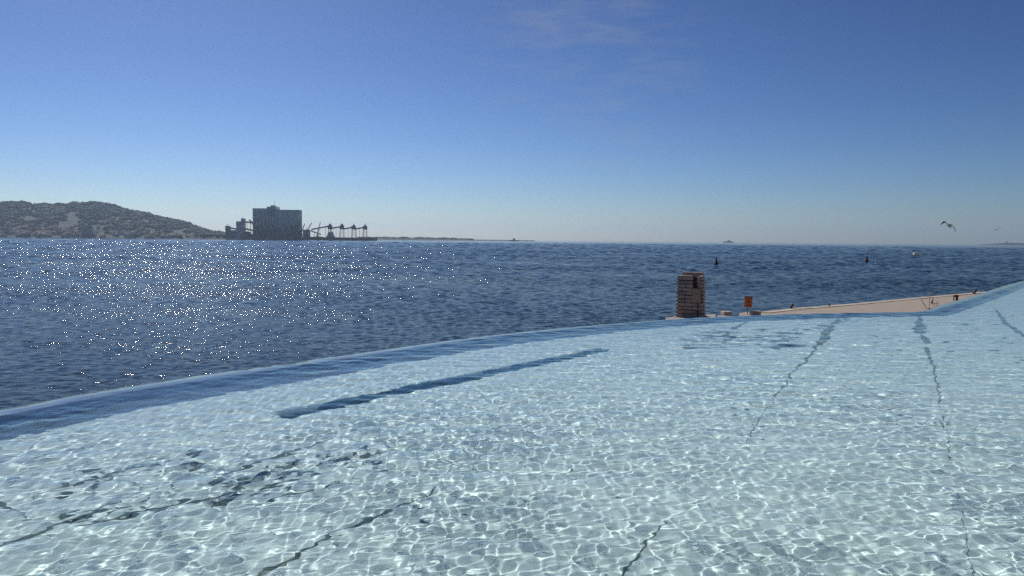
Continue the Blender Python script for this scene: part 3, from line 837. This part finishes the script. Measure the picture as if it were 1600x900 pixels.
def scatter_blobs(name, places, mats, seed):
    """many crowns merged in one mesh; places: (x, y, z, r)"""
    import bmesh
    base = blob_mesh(name + '_b', mats[0], seed, 2)
    n = len(base.vertices); co = np.zeros(n * 3); base.vertices.foreach_get('co', co); co = co.reshape(-1, 3)
    fa = np.array([p.vertices[:] for p in base.polygons])
    V = []; Fc = []; MI = []
    rl = np.random.default_rng(seed)
    for i, (x, y, z, r_) in enumerate(places):
        a = rl.random() * 6.28; ca, sa = math.cos(a), math.sin(a)
        R3 = np.array([[ca, -sa, 0], [sa, ca, 0], [0, 0, 1]])
        V.append((co * (1 + .3 * rl.standard_normal((n, 1)) * .5)) @ R3.T * r_ * np.array([1, 1, rl.uniform(.7, 1.15)]) + np.array([x, y, z])); Fc.append(fa + i * n); MI += [int(rl.random() < .3)] * len(fa)
    V = np.concatenate(V); Fc = np.concatenate(Fc).astype(np.int32)
    me = bpy.data.meshes.new(name)
    me.vertices.add(len(V)); me.vertices.foreach_set('co', V.ravel())
    me.loops.add(Fc.size); me.loops.foreach_set('vertex_index', Fc.ravel())
    me.polygons.add(len(Fc)); me.polygons.foreach_set('loop_start', np.arange(0, Fc.size, 3, dtype=np.int32)); me.update(calc_edges=True)
    for m in mats: me.materials.append(m)
    me.polygons.foreach_set('material_index', MI)
    bpy.data.meshes.remove(base)
    return link_mesh(name, me)

sky_uv = [(-900, 150), (-500, 120), (-200, 130), (0, 135), (30, 125), (130, 122), (200, 118), (260, 140), (290, 135), (350, 130), (400, 140), (460, 128), (500, 140), (570, 122), (640, 130), (730, 120), (800, 132), (880, 145), (930, 170), (1000, 185), (1080, 198), (1130, 205), (1180, 222), (1250, 232), (1300, 250), (1360, 255), (1430, 280), (1500, 305), (1560, 325), (1600, 335), (1680, 345), (1740, 362), (1800, 380)]
sk_px = np.array([a / 4.848 for a, b_ in sky_uv]); sk_py = np.array([290 + b_ / 4.848 for a, b_ in sky_uv])
YS, YR, YB = 2450.0, 3050.0, 3900.0
def horizon(px): return 375.2 + (px - 800) * math.tan(ROLL)
def ridge_h(px):
    return max(4.0, (horizon(px) - float(np.interp(px, sk_px, sk_py))) / F * YR + EYE - SEA - 8.0)
def terrain_z(px, t_):
    """t_: 0 at shore, 1 at the ridge, up to 2 behind"""
    h_ = ridge_h(px)
    if t_ <= 1: s_ = 0.10 * min(1, t_ * 12) + 0.90 * (max(0, t_ - .12) / .88) ** 0.9 if t_ > 0 else -0.1
    else: s_ = 1 - .5 * (t_ - 1) ** 1.5
    n_ = noise.fractal((px * .02, t_ * 2.5, 1.0), 1, 2, 4) * 0.09 * h_ * min(1, t_ * 3) * (1.15 - t_ if t_ < 1 else .15)
    return SEA + s_ * h_ + n_
cols = np.linspace(-190, 372, 230); rws = np.concatenate([np.linspace(-.02, 1, 46), np.linspace(1, 2, 12)[1:]])
P = np.zeros((len(rws), len(cols), 3))
def hill_xy(px, t_):
    Y = YS + (YR - YS) * t_ if t_ <= 1 else YR + (YB - YR) * (t_ - 1)
    return (at(px, 375, Y).x, Y)
for i, t_ in enumerate(rws):
    for j, px in enumerate(cols):
        x, y = hill_xy(px, t_); P[i, j] = (x, y, terrain_z(px, t_) if t_ >= 0 else SEA - 3)
hills = link_mesh('hills', grid_mesh('hills', P, M_hill)); tag(hills, kind='structure')
rt = random.Random(21)
places = []
for k in range(2600):
    px = rt.uniform(-120, 366); t_ = rt.random() ** .8
    dens = noise.noise((px * .03, t_ * 4, 5.0)) + (.35 if t_ > .55 else -.12 if t_ < .35 else .1)
    if dens < rt.uniform(-.35, .35): continue
    x, y = hill_xy(px, t_); r_ = rt.uniform(6.0, 11.5) * (0.7 if px > 300 else 1)
    places.append((x, y, terrain_z(px, t_) + r_ * .3, r_))
for k in range(620):    # skyline
    px = -120 + 486 * k / 620 + rt.uniform(-.5, .5)
    for t_ in (.97, 1.0, 1.04):
        x, y = hill_xy(px, t_); r_ = rt.uniform(4, 8.5) * (0.75 if px > 240 else 1)
        places.append((x, y, terrain_z(px, t_) + r_ * .35 + rt.uniform(-2, 3), r_))
wood = scatter_blobs('woodland', places, [M_tree, M_tree2], 5)
tag(wood, 'dark green woodland covering the hazy hill across the water', 'woodland', kind='stuff')

# houses on the hill
def house_mesh(wi, ri, w, d, h):
    q = MB(); q.box(-w / 2, w / 2, -d / 2, d / 2, -3, h); q.mi = 1
    o_ = .4; r_ = h + w * .18
    q.add([(-w / 2 - o_, -d / 2 - o_, h), (w / 2 + o_, -d / 2 - o_, h), (w / 2 + o_, d / 2 + o_, h), (-w / 2 - o_, d / 2 + o_, h), (-w / 2 + 1, 0, r_), (w / 2 - 1, 0, r_)], [(0, 1, 5, 4), (1, 2, 5), (2, 3, 4, 5), (3, 0, 4), (3, 2, 1, 0)])
    q.mi = 2
    n_ = int(w // 3)
    for k in range(n_):
        x = -w / 2 + (k + .5) * w / n_
        for zz in ([1.0, 4.0] if h > 5 else [1.0]): q.box(x - .5, x + .5, -d / 2 - .06, -d / 2 + .05, zz, zz + 1.3)
    return q.mesh('house', [M_hw[wi], M_hr[ri], M_window])
hm = [house_mesh(rt.randrange(4), rt.randrange(2), rt.uniform(9, 16), rt.uniform(8, 12), rt.choice((3.5, 6.5, 6.5, 9))) for _ in range(14)]
cnt = 0
tries = 0
while cnt < 190 and tries < 20000:
    tries += 1
    if rt.random() < .6: px = rt.triangular(-60, 300, 40); t_ = abs(rt.gauss(.05, .16)) + .01
    else: px = rt.uniform(0, 335); t_ = rt.uniform(.02, .32)
    if px > 140 and t_ > .16 and not (110 < px < 240 and .2 < t_ < .55): continue
    if t_ > .55: continue
    if noise.noise((px * .05, t_ * 6, 9)) < rt.uniform(-.5, .15): continue
    x, y = hill_xy(px, t_)
    o = link_mesh('house', hm[rt.randrange(14)], None, (x, y, terrain_z(px, t_) + 1.2)); o.rotation_euler = (0, 0, rt.uniform(-.6, .6))
    tag(o, 'tiny pale tile roofed house on the wooded hillside across the water', 'house', 'houses on the hill across the water'); cnt += 1
# two slabs of flats by the shore
for (x0, x1, ytop, lab) in ((127, 134, 352, 'wider left one of two grey apartment towers by the far shore'), (136, 142, 353, 'narrower right one of two grey apartment towers by the far shore')):
    Y = 2475; p0 = at(x0, 371, Y); p1 = at(x1, 371, Y); zt = at(x0, ytop, Y).z
    e = empty('apartment_tower', ((p0.x + p1.x) / 2, Y, SEA)); tag(e, lab, 'building', 'apartment towers on the far shore')
    w = p1.x - p0.x
    q = MB(); q.box(-w / 2, w / 2, 0, 14, 0, zt - SEA); q.box(-w / 4, w / 4, 4, 10, zt - SEA, zt - SEA + 3); q.build('wall', M_hw[3], e)
    q = MB()
    for fz in range(10):
        for k in range(4):
            x = -w / 2 + (k + .5) * w / 4; z = 5 + fz * 3.2
            if z + 1.6 < zt - SEA: q.box(x - 1, x + 1, -.06, .05, z, z + 1.5)
    q.build('windows', M_window, e)

# low land and spits to the right of the terminal
def lowland(name, pxs, Y, depth, m, kind='structure'):
    q = MB(); n = len(pxs)
    vs = []
    for px, py in pxs:
        p = at(px, py, Y); vs += [(p.x, Y - depth * .3, SEA - 2), (p.x, Y, max(p.z, SEA + .5)), (p.x, Y + depth, SEA - 2)]
    fs = []
    for i in range(n - 1):
        fs += [(3 * i, 3 * i + 3, 3 * i + 4, 3 * i + 1), (3 * i + 1, 3 * i + 4, 3 * i + 5, 3 * i + 2)]
    q.add(vs, fs); o = q.build(name, m); tag(o, kind=kind); return o
lowland('far_shore', [(340, 368.5), (380, 369), (560, 371.2), (600, 371.7), (680, 372.4), (725, 373.3), (742, 374.2), (775, 374.6), (835, 375.4)], 4300, 300, M_hill)
lowland('near_spit', [(300, 366), (330, 364.5), (352, 365), (400, 367), (470, 369.5), (520, 372)], 2350, 150, M_hill)
places = []
for k in range(260):
    px = 560 + 180 * k / 260; hgt = .6 + .5 * noise.noise((px * .08, 0, 0))
    p = at(px, float(np.interp(px, [560, 600, 680, 740], [371, 371.2, 372.2, 374])), 4300)
    r_ = rt.uniform(5, 9) * hgt; places.append((p.x, 4300 + rt.uniform(-30, 30), p.z + r_ * .2, r_))
for k in range(160):
    px = rt.uniform(300, 398); Y = 2330 + rt.uniform(0, 40); p = at(px, float(np.interp(px, [300, 330, 352, 400], [364, 363, 363.5, 368])), Y)
    r_ = rt.uniform(3, 6.5); places.append((p.x, Y, min(p.z, SEA + 14) - r_ * .5, r_))
o = scatter_blobs('tree_belt', places, [M_tree, M_tree2], 8); tag(o, 'low belt of hazy trees along the flat far shore', 'trees', kind='stuff')

# ------------------------------------------------------------------ grain terminal
TY = 2200.0; tu = TY / F
def U(u_): return 330 + u_ / 5.926
def V(v_): return 300 + v_ / 5.926
def tz(v_, u_=700): return at(U(u_), V(v_), TY).z - SEA + 1.2
def tx(u_): return at(U(u_), 372, TY).x
silo = empty('grain_silo', (0, TY, SEA)); tag(silo, 'massive grey concrete grain silo with a taller middle tower on the far shore', 'building')
for (ua, ub, va, n) in ((383, 525, 166, 5), (612, 805, 178, 8)):
    xa, xb = tx(ua), tx(ub); zt = tz(va); w = (xb - xa) / n
    q = MB(); q.box(xa, xb, 3, 42, 0, zt + 1.5); q.build('silo_block', M_silo, silo)
    for k in range(n):
        xc = xa + (k + .5) * w; rr_ = w * .44
        ring = [(xc + rr_ * math.cos(PI + PI * j / 8), 3 + .1 + rr_ * math.sin(PI + PI * j / 8) * 1.0) for j in range(9)]
        q = MB(); q.prism(ring, 0, zt - 2.5 - (k % 2) * .0); q.build('silo_cell', M_silo, silo)
q = MB(); xa, xb = tx(520), tx(609); q.box(xa, xb, -2, 30, 0, tz(141)); q.box(tx(548), tx(585), 4, 20, tz(141), tz(127)); q.build('tower', M_silo, silo)
q = MB()
for k in range(3):
    x = xa + (k + .6) * (xb - xa) / 3.4
    q.box(x - 1.1, x + 1.1, -2.3, -1.9, 14, tz(160))
q.build('window_strip', M_window, silo)
q = MB(); q.tube([(tx(580), 10, tz(127)), (tx(580), 10, tz(80))], .45, 6); q.build('antenna', M_steel, silo)
q = MB()
for ua, ub, va in ((383, 525, 166), (612, 805, 178)):
    q.box(tx(ua) - .6, tx(ub) + .6, 2.2, 42.6, tz(va) + 1.5, tz(va) + 3)
q.build('parapet', M_silo, silo)

def block_building(name, boxes, m, lab, extra=(), Y=TY, win=True):
    xc = tx((boxes[0][0] + boxes[0][1]) / 2)
    e = empty(name, (xc, Y, SEA)); tag(e, lab, 'building')
    q = MB()
    for ua, ub, va, vb in boxes: q.box(tx(ua) - xc, tx(ub) - xc, 0, 18, max(0, tz(vb)) if vb < 425 else 0, tz(va))
    q.build('wall', m, e)
    if win:
        q = MB()
        ua, ub, va, vb = boxes[0]
        for k in range(3):
            x = tx(ua) - xc + (k + .5) * (tx(ub) - tx(ua)) / 3
            for z in np.arange(4, tz(va) - 3, 5): q.box(x - .8, x + .8, -.1, .1, z, z + 2)
        q.build('windows', M_window, e)
    for ua, va, ub, vb, r_ in extra:
        q = MB(); q.tube([(tx(ua) - xc, 6, tz(va)), (tx(ub) - xc, 6, tz(vb))], r_, 6); q.build('mast', M_steel, e)
    return e
block_building('elevator_house', [(232, 303, 279, 430), (277, 303.5, 252, 280)], M_silo, 'narrow grey elevator house left of the grain silo', [(291, 252, 291, 238, .8)])
block_building('transfer_tower', [(131, 161, 322, 430)], M_steel, 'small dark transfer tower at the left end of the conveyors', [(146, 322, 146, 302, .8)], win=False)
block_building('storage_shed', [(161, 232, 362, 430)], M_shed, 'low pale storage shed under the short left conveyor', win=False)
block_building('storage_shed', [(304, 330, 372, 430)], M_shed, 'small low shed between the elevator house and the silo', win=False)
block_building('pale_warehouse', [(858, 912, 352, 430)], M_hw[0], 'small pale warehouse right of the grain silo', Y=TY - 10)
block_building('dock_office', [(330, 385, 378, 430), (385, 450, 395, 430)], M_steel, 'long low dark dock building left of the silo foot', Y=TY - 30, win=False)

def gallery(a, b_, lab, w=2.2, Y=-8):
    A = Vector((tx(a[0]), 0, tz(a[1]))); B = Vector((tx(b_[0]), 0, tz(b_[1])))
    e = empty('conveyor', (A.x, TY + Y, SEA)); tag(e, lab, 'conveyor', 'conveyor galleries of the grain terminal')
    d = (B - A); q = MB()
    q.add([(0, -w, A.z - w), (d.x, -w, B.z - w), (d.x, w, B.z - w), (0, w, A.z - w), (0, -w, A.z + w), (d.x, -w, B.z + w), (d.x, w, B.z + w), (0, w, A.z + w)], [(3, 2, 1, 0), (4, 5, 6, 7), (0, 1, 5, 4), (1, 2, 6, 5), (2, 3, 7, 6), (3, 0, 4, 7)])
    q.build('gallery', M_steel, e)
    q = MB(); n = 3
    for k in range(n):
        t_ = (k + .5) / n; z = A.z + (B.z - A.z) * t_
        q.tube([(d.x * t_, 0, 0), (d.x * t_, 0, z - w)], .5, 5)
    q.build('trestle', M_steel, e)
gallery((160, 335), (240, 352), 'short inclined conveyor between the transfer tower and the elevator house')
gallery((303, 282), (384, 291), 'high level conveyor joining the elevator house to the silo')
gallery((303, 344), (410, 365), 'lower inclined conveyor running from the elevator house past the silo foot')
gallery((380, 268), (458, 330), 'steep dark conveyor crossing the left face of the silo', Y=-24)
gallery((935, 349), (1092, 319), 'long conveyor rising right from the silo to the first loader tower', 1.9)
gallery((1122, 336), (1203, 322), 'conveyor between the first and second loader towers', 1.9)
gallery((1232, 342), (1315, 326), 'conveyor between the second and third loader towers', 1.9)
gallery((1338, 342), (1418, 326), 'conveyor between the third and fourth loader towers', 1.9)
gallery((880, 350), (1010, 395), 'low conveyor falling right behind the moored ship', 1.5, Y=10)

def loader(uc, va, vb, lab, legv=428):
    xc = tx(uc); e = empty('ship_loader', (xc, TY - 8, SEA)); tag(e, lab, 'loader', 'ship loader towers of the grain terminal')
    hw = 17 / 5.926 * tu
    q = MB(); q.box(-hw, hw, -5, 5, tz(vb), tz(va)); q.box(-hw * .45, hw * .45, -3, 3, tz(va), tz(va - 12)); q.build('head_house', M_steel, e)
    q = MB(); q.tube([(0, 0, tz(va - 12)), (0, 0, tz(va - 26))], .5, 5); q.build('mast', M_steel, e)
    for sx in (-1, 1):
        for sy in (-1, 1):
            q = MB(); q.tube([(sx * hw * .7, sy * 4, tz(vb)), (sx * hw * 1.05, sy * 6, 0)], .55, 5); q.build('leg', M_steel, e)
    q = MB()
    for k in range(4):
        z0 = tz(vb) * k / 4; z1 = tz(vb) * (k + 1) / 4; s0_ = hw * (1.05 - .35 * k / 4); s1_ = hw * (1.05 - .35 * (k + 1) / 4)
        q.tube([(-s0_, -5.5, z0), (s1_, -5, z1)], .3, 4); q.tube([(-s1_, -5, z1), (s1_, -5, z1)], .3, 4)
    q.build('bracing', M_steel, e)
loader(1107, 308, 345, 'first of four loader towers in a row, nearest the silo')
loader(1217, 308, 345, 'second of four loader towers, above the moored ship')
loader(1326, 313, 345, 'third of four loader towers, with a strut sloping right')
loader(1431, 313, 345, 'fourth and last loader tower at the right end of the terminal')

def crane(uc, vtop, boom, lab, w=26, base_v=430, Y=-45):
    xc = tx(uc); e = empty('dock_crane', (xc, TY + Y, SEA)); tag(e, lab, 'crane', 'dock cranes at the grain terminal')
    hw = w / 2 / 5.926 * tu; zt = tz(vtop)
    for sx in (-1, 1):
        q = MB(); q.tube([(sx * hw, 0, 0), (sx * hw * .55, 0, zt * .45)], 1.5, 5); q.build('leg', M_steel, e)
    q = MB(); q.box(-hw * .8, hw * .8, -3, 3, zt * .40, zt * .62); q.box(-hw * .3, hw * .5, -2.5, 2.5, zt * .62, zt * .8); q.build('cab', M_steel, e)
    q = MB(); q.tube([(0, 0, zt * .6), (0, 0, zt)], .7, 5); q.build('mast', M_steel, e)
    bx_ = (tx(boom[0]) - xc); bz = tz(boom[1])
    q = MB(); q.tube([(0, 0, zt * .62), (bx_, 0, bz)], [1.6, .9], 5); q.tube([(0, 0, zt), (bx_, 0, bz)], .4, 4); q.build('boom', M_steel, e)
for (uc, vt, bm_, w, lab) in (
        (470, 318, (430, 300), 60, 'dark crane before the left half of the silo, boom low to the left'),
        (510, 305, (562, 272), 60, 'dark crane with a hooked boom before the silo tower'),
        (575, 300, (545, 268), 50, 'dark crane before the foot of the silo tower'),
        (640, 318, (600, 300), 60, 'broad dark crane before the right half of the silo'),
        (735, 296, (700, 320), 50, 'tall narrow dark crane before the right half of the silo'),
        (790, 300, (765, 270), 40, 'dark crane at the right corner of the silo'),
        (845, 322, (862, 288), 22, 'small crane with steep jib just right of the silo'),
        (875, 342, (908, 296), 20, 'crane with a slanting jib above the pale warehouse'),
        (925, 330, (970, 290), 24, 'crane with a long jib left of the loader towers'),
        (1020, 375, (1048, 280), 18, 'crane with a nearly upright jib between the warehouse and first loader tower')):
    crane(uc, vt, bm_, lab, w)
q = MB(); xc = tx(822)
e = empty('lattice_tower', (xc, TY - 20, SEA)); tag(e, 'slim dark tower with a round top at the right corner of the silo', 'tower')
q.tube([(0, 0, 0), (0, 0, tz(282))], [3.2, 2.2], 6); q.build('shaft', M_steel, e)
q = MB(); q.lathe([(2, tz(282)), (3.4, tz(276)), (3.4, tz(262)), (1.5, tz(255))], 10); q.build('top', M_steel, e)
# hopper blocks and stockyard machinery at the silo foot
for (ua, ub, va, lab) in ((455, 520, 322, 'dark square hopper building low before the silo'), (520, 600, 345, 'wide dark hopper building before the silo tower'), (600, 690, 352, 'long dark machinery hall before the right silo half'), (690, 770, 362, 'lower dark machinery hall before the right silo half'), (770, 848, 322, 'dark stepped hopper building at the right silo corner')):
    x0, x1 = tx(ua), tx(ub); xc = (x0 + x1) / 2; w = (x1 - x0) / 2
    e = empty('hopper_building', (xc, TY - 34, SEA)); tag(e, lab, 'building', 'dark hopper buildings at the silo foot')
    h_ = tz(va)
    q = MB(); q.box(-w, w, 0, 14, 0, h_ * .7); q.box(-w * .7, w * .5, 2, 12, h_ * .7, h_); q.box(-w * .2, w * .0, 3, 8, h_, h_ * 1.12); q.build('wall', M_steel, e)
    q = MB()
    for k in range(5): q.box(-w * .8 + k * w * .35, -w * .8 + k * w * .35 + w * .12, -.15, .1, h_ * .3, h_ * .45)
    q.build('windows', M_shed, e)
q = MB(); q.box(tx(330), tx(1512), 2148, TY + 40, SEA - 3, SEA + tz(421, 700)); o = q.build('wharf', M_steel); tag(o, kind='structure')
# moored bulk carrier
def ship(name, x0, x1, Y, hh, house, lab, decks=3, m_h=M_hull, cranes=()):
    L_ = x1 - x0; e = empty(name, ((x0 + x1) / 2, Y, SEA)); tag(e, lab, 'ship')
    q = MB(); b2 = L_ * .07
    poly = [(-L_ / 2, -b2 * .7), (L_ * .4, -b2), (L_ / 2, 0), (L_ * .4, b2), (-L_ / 2, b2 * .7)]
    vs = [(x * .96, y * .8, -1) for x, y in poly] + [(x, y, hh) for x, y in poly]
    q.add(vs, [(4, 3, 2, 1, 0), (5, 6, 7, 8, 9)] + [(i, (i + 1) % 5, 5 + (i + 1) % 5, 5 + i) for i in range(5)]); q.build('hull', m_h, e)
    a, b_, hz = house
    q = MB(); xa, xb = -L_ / 2 + L_ * a, -L_ / 2 + L_ * b_
    for k in range(decks): q.box(xa + k * (xb - xa) * .12, xb - k * (xb - xa) * .12, -b2 * .6, b2 * .6, hh + hz * k / decks, hh + hz * (k + 1) / decks - .1)
    q.build('superstructure', M_shipw if m_h is M_hull else M_shed, e)
    q = MB(); q.tube([((xa + xb) / 2, 0, hh + hz), ((xa + xb) / 2, 0, hh + hz * 1.6)], L_ * .006 + .2, 6); q.build('mast', M_steel, e)
    q = MB()
    for k in range(4): q.box(-L_ * .35 + k * L_ * .13, -L_ * .35 + k * L_ * .13 + L_ * .09, -b2 * .5, b2 * .5, hh, hh + L_ * .008 + .3)
    q.build('hatch_cover', M_steel, e)
ship('bulk_carrier', tx(850), tx(1228), TY - 75, 8.5, (.74, .92, 15), 'long dark bulk carrier moored below the loader towers', 3)
ship('workboat', at(795, 375, 4000).x, at(812, 375, 4000).x, 4000, 5, (.35, .6, 9), 'far dark workboat with a high mast at the tip of the low spit', 2, M_steel)
ship('cargo_ship', at(1130, 378, 7000).x, at(1147, 378, 7000).x, 7000, 9, (.35, .7, 12), 'lone far ship standing on the open horizon', 3, M_steel)
# islet with a lighthouse, far right
lowland('islet', [(1540, 381.6), (1560, 380.2), (1575, 379.4), (1595, 379.8), (1625, 380.6), (1650, 382)], 7500, 200, M_hill)
p = at(1573, 380, 7480); e = empty('lighthouse', (p.x, 7480, p.z)); tag(e, 'far hazy lighthouse tower on the low islet at the right horizon', 'lighthouse')
q = MB(); q.lathe([(7, -10), (5, 14), (6.5, 15), (6.5, 16)], 12); q.build('tower', M_shed, e)
q = MB(); q.lathe([(3.4, 16), (3.4, 20), (.8, 23)], 10); q.build('lantern_room', M_steel, e)

# ------------------------------------------------------------------ air
HZ = 230.0
q = MB(); q.box(-12500, 12500, -12500, 12500, SEA - 6, HZ)
mh = bpy.data.materials.new('haze'); mh.use_nodes = True; nt = mh.node_tree; nt.nodes.clear()
oh = nt.nodes.new('ShaderNodeOutputMaterial'); vh = nt.nodes.new('ShaderNodeVolumePrincipled')
vh.inputs['Color'].default_value = (0.56, 0.75, 1.0, 1); vh.inputs['Density'].default_value = 0.66e-4; vh.inputs['Anisotropy'].default_value = 0.45
nt.links.new(vh.outputs[0], oh.inputs['Volume'])
haze = q.build('haze', mh); tag(haze, kind='stuff')
